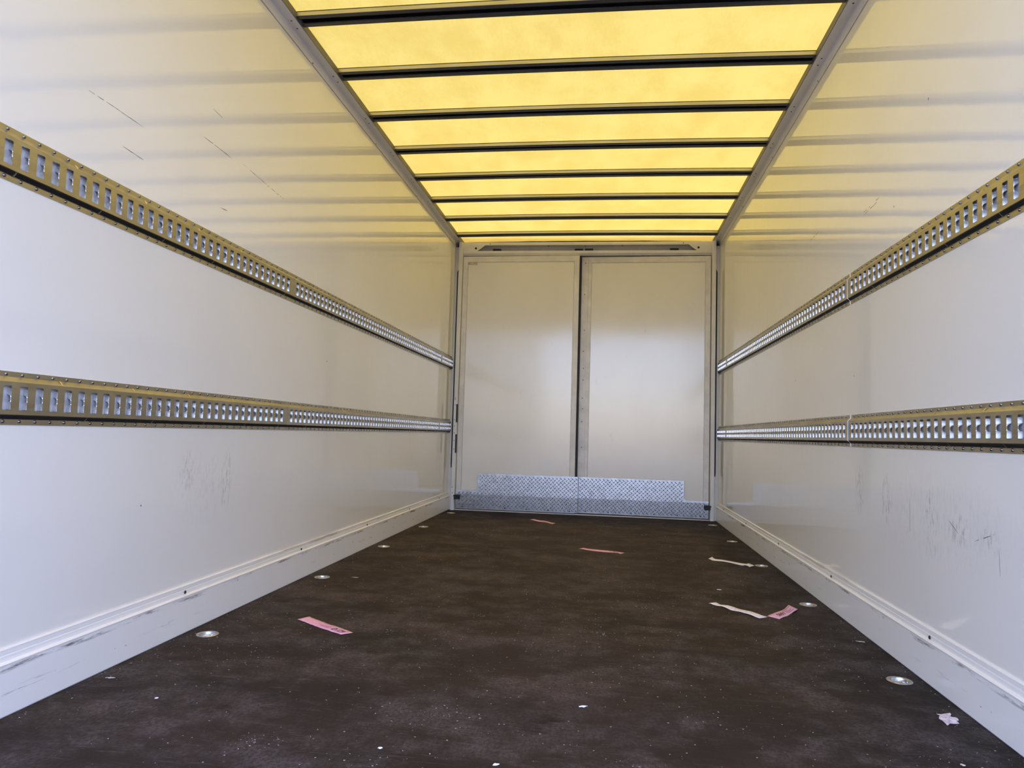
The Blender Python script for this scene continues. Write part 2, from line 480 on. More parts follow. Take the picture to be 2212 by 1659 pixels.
# skirtings, in lengths with a butt joint, screws along the top strip
for side, s, joint in (('left', -1, 3.602), ('right', 1, 4.45)):
    root = empty('baseboard_' + side, (s*S, Y0, 0))
    tag(root, f'white aluminium skirting with black trolley scuffs along the {side} wall', 'skirting', kind='structure')
    prof = [(1.241, 0.1640), (1.2325, 0.1636), (1.2318, 0.1622), (1.2325, 0.1606), (1.2325, 0.1505), (1.2345, 0.1495), (1.2345, 0.1485),
            (1.2300, 0.1475), (1.2295, 0.1340), (1.2220, 0.1322), (1.2196, 0.1305), (1.2196, 0.1285), (1.2205, 0.1265), (S+.0005, 0.120), (S+.0005, 0.004), (1.223, 0.0005), (1.241, 0.0005)]
    prof = [(s*x, z) for x, z in prof]
    for a, bb in ((Y0, joint - 0.0008), (joint + 0.0008, 6.764)):
        q = MB(); q.prism(prof, a, bb, 'y')
        q.build('skirting_length', M['skirt'], root)
    for y in [0.46 + 0.985*k for k in range(7)]:
        q = MB(); q.lathe([(0.0060, 0), (0.0058, .0020), (0.0035, .0032)], (s*1.2285, y, 0.1415), 10, 'x', -s)
        q.build('screw', M['screw'], root, loc=(s*1.2285, y, 0.1415))

# ------------------------------------------------------------------ roof
# tarpaulin with slight slack and ripples
nx, ny = 48, 320
vs_, fs_ = [], []
BOW_Y = [3.062 + 0.5085 * k for k in range(-5, 8)]       # far edge of each bow
for j in range(ny + 1):
    y = Y0 + (6.925 - Y0) * j / ny
    ph = ((y - 3.03) / 0.5085) % 1.0
    for i in range(nx + 1):
        x = -1.190 + 2.380 * i / nx
        cam_ = 0.008 * (1 - (x / 1.19) ** 2)
        slack = 0.0035 * math.sin(math.pi * ph) * (1 - (x/1.19)**4)
        rip = 0.0010 * math.sin(9*x + 3.1*y) * math.sin(2.2*x - 1.7*y) + 0.0006 * math.sin(23*x + 2*math.sin(4*y))
        vs_.append((x, y, ZT + cam_ + slack + rip))
for j in range(ny):
    for i in range(nx):
        a = j*(nx+1)+i
        fs_.append((a, a+1, a+nx+2, a+nx+1))
q = MB(); q.add(vs_, fs_)
tag(q.build('ceiling', M['tarp'], smooth=True, fix=False), 'yellow translucent roof tarpaulin glowing with daylight above the roof bows', 'tarpaulin', kind='structure')

# cant rails along both top edges
for n_, s in ((1, -1), (2, 1)):
    side = 'left' if s < 0 else 'right'
    root = empty(f'trim_{n_}', (s*1.21, Y0, 2.55))
    tag(root, f'grey aluminium roof edge rail along the top of the {side} wall', 'roof rail', kind='structure')
    prof = [(1.26, 2.508), (1.248, 2.508), (1.248, 2.5108), (1.2365, 2.5108), (1.2355, 2.512), (1.2355, 2.546), (1.2325, 2.5505), (1.2280, 2.552),
            (1.1880, 2.552), (1.1862, 2.5532), (1.1858, 2.590), (1.188, 2.594), (1.29, 2.602), (1.29, 2.508)]
    q = MB(); q.prism([(s*x, z) for x, z in prof], Y0, 6.905, 'y')
    q.build('rail_profile', M['cant'], root)
    q = MB(); q.box(min(s*1.1835, s*1.1856), max(s*1.1835, s*1.1856), Y0, 6.90, 2.5545, 2.5885)
    q.build('edge_strip', M['olive'], root)  # dark olive strip covering the rail's inner face
    for y in BOW_Y:
        for dy in (-0.078, -0.015):
            q = MB(); q.lathe([(0.0042, 0), (0.0040, -.0012), (0.002, -.002)], (s*1.210, y + dy, 2.552), 10, 'z')
            q.build('screw', M['screw'], root, loc=(s*1.210, y + dy, 2.552))
    for y in [(3.291 if s < 0 else 3.645) + 0.995*k for k in range(-3, 4)]:
        if y < 6.7:
            q = MB(); q.lathe([(0.0045, 0), (0.0043, .0012), (0.002, .002)], (s*1.2355, y, 2.5165), 10, 'x', -s)
            q.build('screw', M['screw'], root, loc=(s*1.2355, y, 2.5165))

# bows: C-section open to below, black slot inside
ordinal = ['first', 'second', 'third', 'fourth', 'fifth', 'sixth', 'seventh', 'eighth']
for k, yf in enumerate(BOW_Y):
    yn = yf - 0.086
    if yn < Y0 + 0.02: continue
    zb = 2.564
    prof = [(0, .026), (0, .0015), (.0015, 0), (.020, 0), (.0215, .0012), (.0215, .0045), (.004, .0045), (.004, .0235), (.082, .0235), (.082, .0060), (.0605, .0060), (.0590, .0050), (.0590, .0010), (.0602, 0), (.0845, 0), (.086, .0015), (.086, .026)]
    q = MB()
    NX = 16
    xs = [-1.183 + 2.366*i/NX for i in range(NX+1)]
    n_ = len(prof)
    vv = [(x, yn + p[0], zb + p[1] + 0.008*(1-(x/1.19)**2)) for x in xs for p in prof]
    ff = [(i*n_+j, i*n_+(j+1) % n_, (i+1)*n_+(j+1) % n_, (i+1)*n_+j) for i in range(NX) for j in range(n_)]
    q.add(vv, ff)
    root = empty('roof_bow', (0, (yn+yf)/2, zb))
    vis = k - 5
    if vis >= 0:
        where = ['roof bow nearest the camera, cut by the top edge of the picture', 'second roof bow counted from the near end', 'third roof bow counted from the near end', 'fourth roof bow counted from the near end',
                 'fourth roof bow counted back from the far doors', 'third roof bow counted back from the far doors', 'second roof bow counted back from the far doors', 'last roof bow right above the far doors'][vis]
    else:
        where = 'roof bow overhead, nearer than the picture shows'
    tag(root, 'slotted aluminium ' + where, 'roof bow', 'roof bows under the yellow tarpaulin')
    q.build('bow_profile', M['bow'], root)
    q = MB()
    # black lining of the slot: a U of rubber set back inside the channel
    q.add([(x, yn + a, zb + z + 0.008*(1-(x/1.19)**2)) for x in xs for a, z in ((.0045, .0065), (.0045, .0230), (.0815, .0230), (.0815, .0065), (.0790, .0065), (.0790, .0205), (.0065, .0205), (.0065, .0065))],
          [(i*8+j, i*8+(j+1) % 8, (i+1)*8+(j+1) % 8, (i+1)*8+j) for i in range(NX) for j in range(8)])
    q.build('slot_lining', M['black'], root)
    for nm, sec in (('face_strip', ((-.0006, .0030), (-.0018, .0040), (-.0018, .0205), (-.0006, .0215))), ('lip_edge', ((.0580, .0008), (.0578, .0052), (.0588, .0054), (.0588, .0010)))):
        q = MB()
        q.add([(x, yn + a, zb + z + 0.008*(1-(x/1.19)**2)) for x in xs for a, z in sec],
              [(i*4+j, i*4+(j+1) % 4, (i+1)*4+(j+1) % 4, (i+1)*4+j) for i in range(NX) for j in range(4)] + [(0, 1, 2, 3), (NX*4, NX*4+1, NX*4+2, NX*4+3)])
        q.build(nm, M['bow_face'], root)

# ------------------------------------------------------------------ far end: header, posts, doors
hdr = empty('trim_3', (0, D, 2.421))
tag(hdr, 'pale header beam above the double doors with black slots in its channel', 'header', kind='structure')
q = MB(); q.prism([(6.790, 2.558), (6.790, 2.533), (6.792, 2.531), (6.800, 2.531), (6.800, 2.556), (6.905, 2.556), (6.905, 2.560), (6.792, 2.560)], -1.186, 1.186, 'x'); q.build('upper_flange', M['post'], hdr)
q = MB(); q.prism([(6.862, 2.556), (6.850, 2.545), (6.850, 2.528), (6.858, 2.523), (6.858, 2.46), (6.905, 2.46), (6.905, 2.556)], -1.186, 1.186, 'x'); q.build('channel_back', M['hdr_back'], hdr)
q = MB(); q.prism([(6.770, 2.4705), (6.770, 2.4475), (6.7725, 2.4450), (6.788, 2.4285), (6.905, 2.4285), (6.905, 2.4720), (6.7725, 2.4720)], -1.166, 1.166, 'x'); q.build('lower_beam', M['post'], hdr)
for x0, x1 in ((-.894, -.808), (-.102, -.018), (-.005, .079), (.790, .876)):
    q = MB(); q.prism([(x0, 2.4725), (x1, 2.4725), (x1-.004, 2.5090), (x0+.004, 2.5090)], 6.842, 6.8575, 'y'); q.build('slot', M['black'], hdr)
for s in (-1, 1):
    pts = [(s*1.166, 2.4722), (s*1.036, 2.4722), (s*0.987, 2.505), (s*0.957, 2.5308), (s*0.93, 2.5308), (s*0.93, 2.5325), (s*1.166, 2.5325)]
    q = MB(); q.prism(pts, 6.782, 6.787, 'y'); br_ = q.build('end_bracket', M['post'], hdr)
    q = MB(); q.lathe([(0.0105, 0), (0.0100, .001), (0.004, .0012)], (s*1.047, 6.782, 2.500), 16, 'y', -1); q.build('hole', M['black'], br_)
    for xx in (0.91, 0.35):
        q = MB(); q.lathe([(0.005, 0), (0.003, .0015)], (s*xx, 6.790 if xx > .5 else 6.850, 2.545 if xx > .5 else 2.536), 10, 'y', -1); q.build('screw', M['screw'], hdr)
q = MB(); q.lathe([(0.005, 0), (0.003, .0015)], (0.0, 6.850, 2.533), 10, 'y', -1); q.build('screw', M['screw'], hdr)

for n_, s in ((4, -1), (5, 1)):
    side = 'left' if s < 0 else 'right'
    root = empty(f'trim_{n_}', (s*1.20, 6.76, 0))
    tag(root, f'pale painted {side} door post at the far end', 'door post', kind='structure')
    q = MB(); q.prism([(s*1.1665, 6.752), (s*1.1695, 6.738), (s*1.178, 6.735), (s*1.200, 6.735), (s*1.2015, 6.7365), (s*1.2015, 6.90), (s*1.1665, 6.90)], 0.0, 2.551, 'z'); q.build('post_face', M['post'], root)
    q = MB(); q.box(min(s*1.2018, s*1.2395), max(s*1.2018, s*1.2395), 6.765, 6.90, 0.0005, 2.5075); q.build('post_side', M['post_side'], root)
    q = MB(); q.prism([(s*1.2025, 0.405), (s*1.214, 0.39), (s*1.217, 0.43), (s*1.217, 2.26), (s*1.2085, 2.285), (s*1.2025, 2.29)], 6.758, 6.764, 'y'); q.build('black_gap_seal', M['rubber'], root)
    if s < 0:
        for z0, z1 in ((.821, .994), (.534, .709)):
            q = MB(); q.box(-1.1775, -1.164, 6.7335, 6.752, z0, z1); q.build('hinge_plate', M['black'], root, bevel=.001)
        for z in (1.05, 1.036, .985, .845, .787, .722, .65, .57, .215, .16):
            q = MB(); q.lathe([(0.0040, 0), (0.0036, .001), (.0015, .0014)], (-1.189, 6.735, z), 8, 'y', -1); q.build('screw', M['screw'], root)

# doors ---------------------------------------------------------------
def tread_mesh(mb, inside, x0, x1, z0, z1, surf, pitch=0.036):
    """raised lozenges in a five-bar-like basket weave; surf(x,z)->y of the sheet"""
    L, Wd, H = 0.0150, 0.0046, 0.0024
    nxx = int((x1-x0)/pitch)+2; nzz = int((z1-z0)/pitch)+2
    for i in range(nxx):
        for j in range(nzz):
            for t in range(2):
                cx = x0 + pitch*(i + 0.5*t); cz = z0 + pitch*(j + 0.5*t)
                ang = math.pi/4 if t == 0 else -math.pi/4
                if not inside(cx, cz): continue
                ca, sa = math.cos(ang), math.sin(ang)
                def pt(a, b_, h):
                    x = cx + a*ca - b_*sa; z = cz + a*sa + b_*ca
                    return (x, surf(x, z) - h, z)
                mb.add([pt(-L, 0, 0), pt(0, -Wd, 0), pt(L, 0, 0), pt(0, Wd, 0), pt(-L*.5, 0, H), pt(L*.5, 0, H)],
                       [(0, 1, 5, 4), (1, 2, 5), (2, 3, 5), (3, 0, 4, 5)])

def plate_outline(xa, xs, xb, zlo, zhi, sgn):
    """xa outer end, xs step, xb inner end"""
    pts = [(xa, .018), (xb, .018), (xb, zhi), (xs, zhi), (xs, zlo + .030)]
    cx, cz = xs - sgn*.030, zlo + .030
    for k in range(1, 6):
        a = math.pi/2*k/6
        pts.append((cx + sgn*.030*math.cos(a), cz - .030*math.sin(a)))
    pts += [(cx, zlo), (xa, zlo)]
    return pts

def make_door(n_, xa, xb, label, rot, sgn, zlo, zhi, xs, fmat, dmat):
    """xa hinge edge, xb centre edge; sgn: direction from hinge to centre"""
    root = empty(f'door_{n_}', (xa, D, 0))
    tag(root, label, 'door', kind='structure')
    ca, sa = math.cos(rot), math.sin(rot)
    def xf(v):
        x, y = v.x - xa, v.y - D
        return Vector((xa + x*ca - y*sa, D + x*sa + y*ca, v.z))
    x0, x1 = min(xa, xb), max(xa, xb)
    zt = 2.419
    q = MB(); q.box(x0, x1, D + .004, D + .045, .014, zt); q.build('panel', dmat, root, xf=xf)
    fwd = 0.047
    inner0, inner1 = (x0 + fwd, x1 - fwd)
    if n_ == 2: inner0 = x0 + .094
    ztin = 2.364
    yf_, yb = D, D + .006
    rails = [('frame_trim', [(x0, zt), (x1, zt), (inner1, ztin), (inner0, ztin)])]
    if n_ == 1:
        rails += [('frame_trim', [(x0, zt), (inner0, ztin), (inner0, .15), (x0, .15)]),
                  ('frame_trim', [(x1, zt), (x1, .15), (inner1, .15), (inner1, ztin)])]
    else:
        rails = [('frame_trim', [(x0 + .066, zt), (x1, zt), (inner1, ztin), (inner0, ztin)]),
                 ('frame_trim', [(x0 + .066, zt), (inner0, ztin), (inner0, .15), (x0 + .066, .15)]),
                 ('frame_trim', [(x1, zt), (x1, .15), (inner1, .15), (inner1, ztin)])]
    for nm, pts in rails:
        cx = sum(p[0] for p in pts)/4; cz = sum(p[1] for p in pts)/4
        pts = [(x + (.0006 if x < cx else -.0006), z + (.0006 if z < cz else -.0006)) for x, z in pts]
        q = MB(); q.prism(pts, yf_, yb, 'y'); q.build(nm, fmat, root, xf=xf)
    for a0, a1, b0, b1 in ((inner0, inner1, ztin - .0034, ztin - .0004), (inner0 + .0004, inner0 + .0034, .15, ztin - .004), (inner1 - .0034, inner1 - .0004, .15, ztin - .004)):
        q = MB(); q.box(a0, a1, D + .0025, D + .0045, b0, b1); q.build('seam', M['seam'], root, xf=xf)
    if n_ == 2:
        q = MB(); q.box(x0 + .0006, x0 + .064, D - .004, D + .006, .15, zt - .002); cs = q.build('cover_strip', fmat, root, xf=xf, bevel=.0015)
        for z in (2.36, 2.06, 1.72, 1.52, 1.36, 1.25, 1.08, .98, .86, .62):
            q = MB(); q.lathe([(0.0048, 0), (0.0042, .0012), (.002, .0018)], (x0 + .036 + random.uniform(-.004, .004), D - .004, z), 8, 'y', -1); q.build('screw', M['screw'], cs, xf=xf)
    else:
        q = MB(); q.box(x1 - .0005, x1 + .018, D + .010, D + .040, .35, zt); q.build('centre_seal', M['rubber'], root, xf=xf)
        q = MB(); q.box(-1.116, -1.027, D - .0005, D + .004, 2.340, 2.362); st_ = q.build('sticker', M['sticker'], root, xf=xf)
        for (a0, a1, b0, b1) in ((-1.116, -1.027, 2.340, 2.3412), (-1.116, -1.027, 2.3608, 2.362), (-1.028, -1.0265, 2.340, 2.362), (-1.116, -1.1145, 2.340, 2.362), (-1.110, -1.092, 2.346, 2.350), (-1.06, -1.045, 2.350, 2.353)):
            q = MB(); q.box(a0, a1, D - .0010, D - .0004, b0, b1); q.build('printed_line', M['screw'], st_, xf=xf)
    # kick plate: galvanised tread plate, the lower strip set back a little at its foot
    pxb = -.0165 if n_ == 1 else -.0140
    pts = plate_outline(xa + sgn*.0015, xs, pxb, zlo, zhi, sgn)
    fold = .154
    def surf(x, z): return D - .0105 + max(0.0, fold - z)*0.036 + max(0.0, z - fold)*0.000
    bmq = bmesh.new()
    fv = [bmq.verts.new((x, 0, z)) for x, z in pts]
    bmq.faces.new(fv)
    bmesh.ops.bisect_plane(bmq, geom=bmq.verts[:] + bmq.edges[:] + bmq.faces[:], plane_co=(0, 0, fold), plane_no=(0, 0, 1))
    r_ = bmesh.ops.extrude_face_region(bmq, geom=bmq.faces[:])
    for v in [e for e in r_['geom'] if isinstance(e, bmesh.types.BMVert)]: v.co.y = 0.003
    q = MB()
    bmq.verts.ensure_lookup_table()
    q.add([(v.co.x, surf(v.co.x, v.co.z) + v.co.y, v.co.z) for v in bmq.verts], [tuple(v.index for v in f_.verts) for f_ in bmq.faces])
    bmq.free()
    kp = q.build('kick_plate', M['tread'], root, xf=xf)
    kp['label'] = 'galvanised tread plate with raised lozenges'
    lo_x, hi_x = min(xa, pxb), max(xa, pxb)
    def inside(x, z):
        if not (lo_x + .012 < x < hi_x - .012 and .03 < z < zhi - .010): return False
        return z < zlo - .010 or (x - xs)*sgn > .012
    q = MB(); tread_mesh(q, inside, lo_x, hi_x, .02, zhi, surf)
    tag(q.build('raised_lozenges', M['tread'], kp, xf=xf, fix=False), kind='stuff')
    for k in range(6):
        x = lo_x + .07 + (hi_x - lo_x - .14)*k/5
        q = MB(); q.lathe([(0.0062, 0), (0.0055, .0015), (.003, .0022)], (x, surf(x, .034), .034), 10, 'y', -1); q.build('bolt', M['screw'], kp, xf=xf)
    return root

make_door(1, -1.1635, -0.047, 'left pale panel door at the far end with stepped tread kick plate', math.radians(-1.3), 1, .188, .350, -.954, M['frame'], M['door'])
make_door(2, 1.1610, -0.028, 'right pale panel door at the far end with screwed cover strip', math.radians(-1.8), -1, .172, .347, .940, M['frame_r'], M['door_r'])
q = MB(); q.box(-1.164, 1.164, 6.758, 6.80, 0.0003, 0.008)
tag(q.build('trim_6', M['post_side']), 'thin pale sill strip on the floor under the double doors', 'sill', kind='structure')
for s in (-1, 1):
    side = 'left' if s < 0 else 'right'
    z0 = .104 if s < 0 else .097
    root = empty('door_buffer', (s*1.165, 6.72, z0))
    tag(root, f'small black rubber buffer at the foot of the {side} door post', 'rubber buffer', 'door buffers')
    q = MB(); q.box(min(s*1.118, s*1.168), max(s*1.118, s*1.168), 6.712, 6.752, z0, z0 + .040); q.build('rubber_block', M['rubber'], root, bevel=.003)
    q = MB(); q.box(min(s*1.166, s*1.177), max(s*1.166, s*1.177), 6.726, 6.7345, z0 + .026, z0 + .036); q.build('bracket', M['screw'], root)

# ------------------------------------------------------------------ lashing rails
# shared pieces: rivet, slot lip (bent inwards on both sides of a slot)
def rivet_mesh(s):
    q = MB(); q.lathe([(0.0046, 0), (0.0044, .0016), (0.0032, .0030), (0.0014, .0036)], (0, 0, 0), 10, 'x', -s)
    me = bpy.data.meshes.new('rivet'); me.from_pydata(q.v, [], q.f)
    for p in me.polygons: p.use_smooth = True
    me.materials.append(M['rivet']); return me
PX = 0.0140         # proud of the wall
def lip_mesh(s):
    """two wavy flanges, origin at slot centre in the face plane; depth towards the wall is +s*x"""
    q = MB()
    zs_ = [-.0285, -.0270, -.019, -.0130, -.0105, -.0060, -.0045, 0, .0035, .0050, .0095, .0120, .0170, .0225, .0240]
    dp = [.0095, .0112, .0118, .0116, .0105, .0022, .0012, .0008, .0012, .0022, .0105, .0116, .0118, .0112, .0095]
    for sy in (-1, 1):
        n_ = len(zs_); t = 0.0016
        yy = sy*0.0125
        vv = []
        for z, d_ in zip(zs_, dp):
            vv += [(s*0.0002, yy + sy*.0004, z), (s*d_*.55, yy - sy*.0004, z), (s*d_, yy - sy*.0014, z), (s*d_, yy + sy*(t - .0014), z)]
        ff = []
        for i in range(n_-1):
            for j in range(3):
                ff.append((i*4+j, i*4+j+1, (i+1)*4+j+1, (i+1)*4+j))
        q.add(vv, ff)
    # short returns at top and bottom of the slot
    for sz in (-1, 1):
        q.add([(s*.0002, -.0125, sz*.0302), (s*.0002, .0125, sz*.0302), (s*.0040, .0125, sz*.0300), (s*.0040, -.0125, sz*.0300)], [(0, 1, 2, 3)])
    me = bpy.data.meshes.new('slot_lip'); me.from_pydata(q.v, [], q.f)
    me.materials.append(M['galv_bright']); return me
RIV = {-1: rivet_mesh(-1), 1: rivet_mesh(1)}
LIP = {-1: lip_mesh(-1), 1: lip_mesh(1)}

def make_rail(s, zc, ya, yb, label, slot0, riv0, gb0, gt0, st0):
    """one length of combination rail on wall s, centre height zc, from ya to yb"""
    xw = s*(W - 0.0025)        # front of the flange
    xc = s*(W - PX)            # front of the raised face
    root = empty('lashing_rail', (s*W, (ya + yb)/2, zc))
    tag(root, label, 'lashing rail', 'slotted lashing rails on the side walls')
    q = MB()
    def strip(p0, p1):
        q.add([(p0[0], ya, zc+p0[1]), (p1[0], ya, zc+p1[1]), (p1[0], yb, zc+p1[1]), (p0[0], yb, zc+p0[1])], [(0, 1, 2, 3)])
    for sg_ in (-1, 1):
        # flange edge, flange, folded step with rounded corners
        line = [(s*(W-.0002), .0665), (xw, .0660), (xw, .0525), (xw - s*.0012, .0505), (xc + s*.0016, .0425), (xc, .0405), (xc, .0360)]
        for a, b_ in zip(line, line[1:]):
            strip((a[0], sg_*a[1]), (b_[0], sg_*b_[1]))
    # slotted face
    slots = []
    k0 = math.floor((ya - slot0)/P) - 1
    y = slot0 + P*k0
    while y < yb + P:
        if y - .0135 > ya + .002 and y + .0135 < yb - .002: slots.append(y)
        y += P
    h = .0360; ch = .0018
    edges = [ya] + [(a + b_)/2 for a, b_ in zip(slots, slots[1:])] + [yb]
    for i, yc in enumerate(slots):
        e0, e1 = edges[i], edges[i+1]
        a, b_, t = yc - .0125, yc + .0125, .030
        V = [(e0, -h), (e1, -h), (e1, h), (e0, h),
             (a+ch, -t), (b_-ch, -t), (b_, -t+ch), (b_, t-ch), (b_-ch, t), (a+ch, t), (a, t-ch), (a, -t+ch)]
        q.add([(xc, y_, zc+z_) for y_, z_ in V], [(0, 1, 5, 4), (1, 6, 5), (1, 2, 7, 6), (2, 8, 7), (2, 3, 9, 8), (3, 10, 9), (3, 0, 11, 10), (0, 4, 11)])
    # small stiffening gussets pressed into the steps
    def gusset(yg, sg_):
        q.add([(xw - s*.0002, yg-.004, zc+sg_*.0535), (xw - s*.0002, yg+.004, zc+sg_*.0535), (xc - s*.0002, yg+.003, zc+sg_*.0405), (xc - s*.0002, yg-.003, zc+sg_*.0405),
               (xc + s*.0030, yg, zc+sg_*.0470), (xw - s*.0030, yg, zc+sg_*.0525)], [(0, 1, 5), (1, 2, 4, 5), (2, 3, 4), (3, 0, 5, 4)])
    for sg_, g0 in ((-1, gb0), (1, gt0)):
        y = g0 + 6*P*math.floor((ya - g0)/(6*P))
        while y < yb - .01:
            if y > ya + .01: gusset(y, sg_)
            y += 6*P
    # thickness of the sheet at the near cut end
    full = [(s*(W-.0002), .0665)] + line[1:] + [(a, -z) for a, z in line[:0:-1]]
    for (xa_, za_), (xb_, zb_) in zip(full, full[1:]):
        q.add([(xa_, ya, zc+za_), (xb_, ya, zc+zb_), (xb_ + s*.0030, ya, zc+zb_), (xa_ + s*.0030, ya, zc+za_)], [(0, 1, 2, 3)])
    q.build('rail_profile', M['galv'], root, fix=True)
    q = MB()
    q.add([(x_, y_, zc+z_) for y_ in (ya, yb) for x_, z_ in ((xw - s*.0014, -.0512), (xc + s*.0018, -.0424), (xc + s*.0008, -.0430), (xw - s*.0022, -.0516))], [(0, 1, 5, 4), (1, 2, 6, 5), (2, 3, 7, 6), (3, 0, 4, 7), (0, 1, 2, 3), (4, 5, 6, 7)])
    q.build('shadow_strip', M['rubber'], root)  # black strip paints in the shadow gap along the lower step
    q = MB(); q.box(min(s*(W-.0016), s*(W-.0003)), max(s*(W-.0016), s*(W-.0003)), ya, yb, zc-.040, zc+.040); q.build('slot_shade_strip', M['slot_shade'], root)  # grey strip added on the wall to paint shade into the slot cavities
    if s > 0 and ya > 3:
        q = MB()
        for (xa_, za_), (xb_, zb_) in zip(full, full[1:]):
            q.add([(xa_ - s*.0004, ya - .0005, zc+za_), (xb_ - s*.0004, ya - .0005, zc+zb_), (xb_ + s*.0032, ya - .0005, zc+zb_), (xa_ + s*.0032, ya - .0005, zc+za_),
                   (xa_ - s*.0004, ya + .0025, zc+za_), (xb_ - s*.0004, ya + .0025, zc+zb_)], [(0, 1, 2, 3), (0, 1, 5, 4)])
        q.build('cut_edge', M['cutedge'], root, fix=False)  # white face over the near cut end of this length
    # slot lips and rivets: near ones one by one, far ones joined
    far_l, far_r = MB(), MB()
    for yc in slots:
        if yc > 1.2 and yc < 4.6:
            link('slot_lip', LIP[s], root, (xc, yc, zc))
        else:
            b0 = len(far_l.v)
            far_l.add([(xc + v.co.x, yc + v.co.y, zc + v.co.z) for v in LIP[s].vertices], [tuple(p.vertices) for p in LIP[s].polygons])
    y = riv0 + P*math.ceil((ya + .006 - riv0)/P)
    while y < yb - .005:
        for dz in (.0590, -.0575):
            if 1.2 < y < 3.4: link('rivet', RIV[s], root, (xw, y, zc + dz))
            else: far_r.add([(xw + v.co.x, y + v.co.y, zc + dz + v.co.z) for v in RIV[s].vertices], [tuple(p.vertices) for p in RIV[s].polygons])
        y += P
    if far_l.v: tag(far_l.build('slot_lips', M['galv_bright'], root, fix=False), kind='stuff')
    if far_r.v: tag(far_r.build('rivet_rows', M['rivet'], root, fix=False, smooth=True), kind='stuff')
    # faint stamped dot marks beside every sixth slot
    q = MB()
    rnd_ = random.Random(5)
    pat = [(rnd_.uniform(-.0016, .0016), -.016 + .032*i/13) for i in range(14)]
    y = st0 + 6*P*math.floor((ya - st0)/(6*P))
    while y < min(yb - .01, 3.2):
        if y > ya + .01:
            for py, pz in pat:
                r0 = .0004
                q.add([(xc - s*.0001, y+py-r0, zc+pz-r0), (xc - s*.0001, y+py+r0, zc+pz-r0), (xc - s*.0001, y+py+r0, zc+pz+r0), (xc - s*.0001, y+py-r0, zc+pz+r0), (xc - s*.0006, y+py, zc+pz)],
                      [(0, 1, 4), (1, 2, 4), (2, 3, 4), (3, 0, 4)])
        y += 6*P
    if q.v: tag(q.build('stamped_marks', M['stampm'], root, fix=False), kind='stuff')

ZU, ZL = 1.380, 0.7825
for s, side, gap in ((-1, 'left', .0006), (1, 'right', .0045)):
    par = (1.5495, 1.554, 1.579, 1.783, 1.827) if s < 0 else (1.9095, 1.918, 1.991, 2.090, 2.0385)
    for zc, lev in ((ZU, 'upper'), (ZL, 'lower')):
        p2 = par
        for ya, yb, part in ((Y0 + .02, 3.180 - gap, 'long near length'), (3.180 + gap, 6.2535, 'middle length'), (6.2550, 6.755, 'short length by the far door post')):
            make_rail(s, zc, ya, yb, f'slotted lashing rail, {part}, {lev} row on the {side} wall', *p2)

# ------------------------------------------------------------------ lashing cups in the floor
def cup(cx, cy, label, ang):
    root = empty('lashing_cup', (cx, cy, 0))
    tag(root, label, 'lashing point', 'round lashing cups sunk into the floor edges')
    q = MB()
    q.lathe([(CR, 0.0003), (CR - .0008, .0022), (.0300, .0026), (.0285, .0015), (.0285, .0000)], (cx, cy, 0), 32)
    q.f.pop()
    q.build('rim', M['zinc_rim'], root, smooth=True, fix=False)
    q = MB()
    q.lathe([(.0290, .0012), (.0270, -.0060), (.0225, -.0120), (.0150, -.0160), (.0060, -.0175)], (cx, cy, 0), 28)
    q.build('bowl', M['zinc_cup'], root, smooth=True, fix=False)
    ca, sa = math.cos(ang), math.sin(ang)
    q = MB()
    q.tube([(cx + t*ca, cy + t*sa, -.0040) for t in (-.0275, -.010, .010, .0275)], .0040, 10)
    q.build('cross_pin', M['zinc_cup'], root, smooth=True, fix=False)
    q = MB()
    pts = []
    for k in range(22):
        a = 2*math.pi*k/22
        u_, v_ = .0125*math.cos(a), .0105*math.sin(a) - .0095
        pts.append((cx + u_*ca - v_*sa, cy + u_*sa + v_*ca, -.0040 + .0006*math.cos(a) - .0055*(-v_/.02)))
    q.tube(pts, .0030, 8, closed=True)
    q.build('ring', M['zinc_cup'], root, smooth=True, fix=False)
for i, (cx, cy) in enumerate(CUPS):
    left = cx < 0
    seq = i if left else i - 6
    if left:
        lab = ['cut by the left edge of the picture', 'first fully seen along the left skirting', 'beside the joint in the left skirting', 'fourth along the left skirting', 'second from the far left post', 'right by the far left post'][seq]
    else:
        lab = ['nearest along the right skirting, by the crumpled scrap', 'behind the lilac ticket end', 'touching the end of the crinkled pale strip', 'second from the far right post', 'right by the far right post'][seq]
    cup(cx, cy, 'round zinc lashing cup in the floor, ' + lab, [0.15, 0.3, -0.2, 0.4, 0.1, 0, 0.5, 0.1, 0.3, 0.2, 0][i])

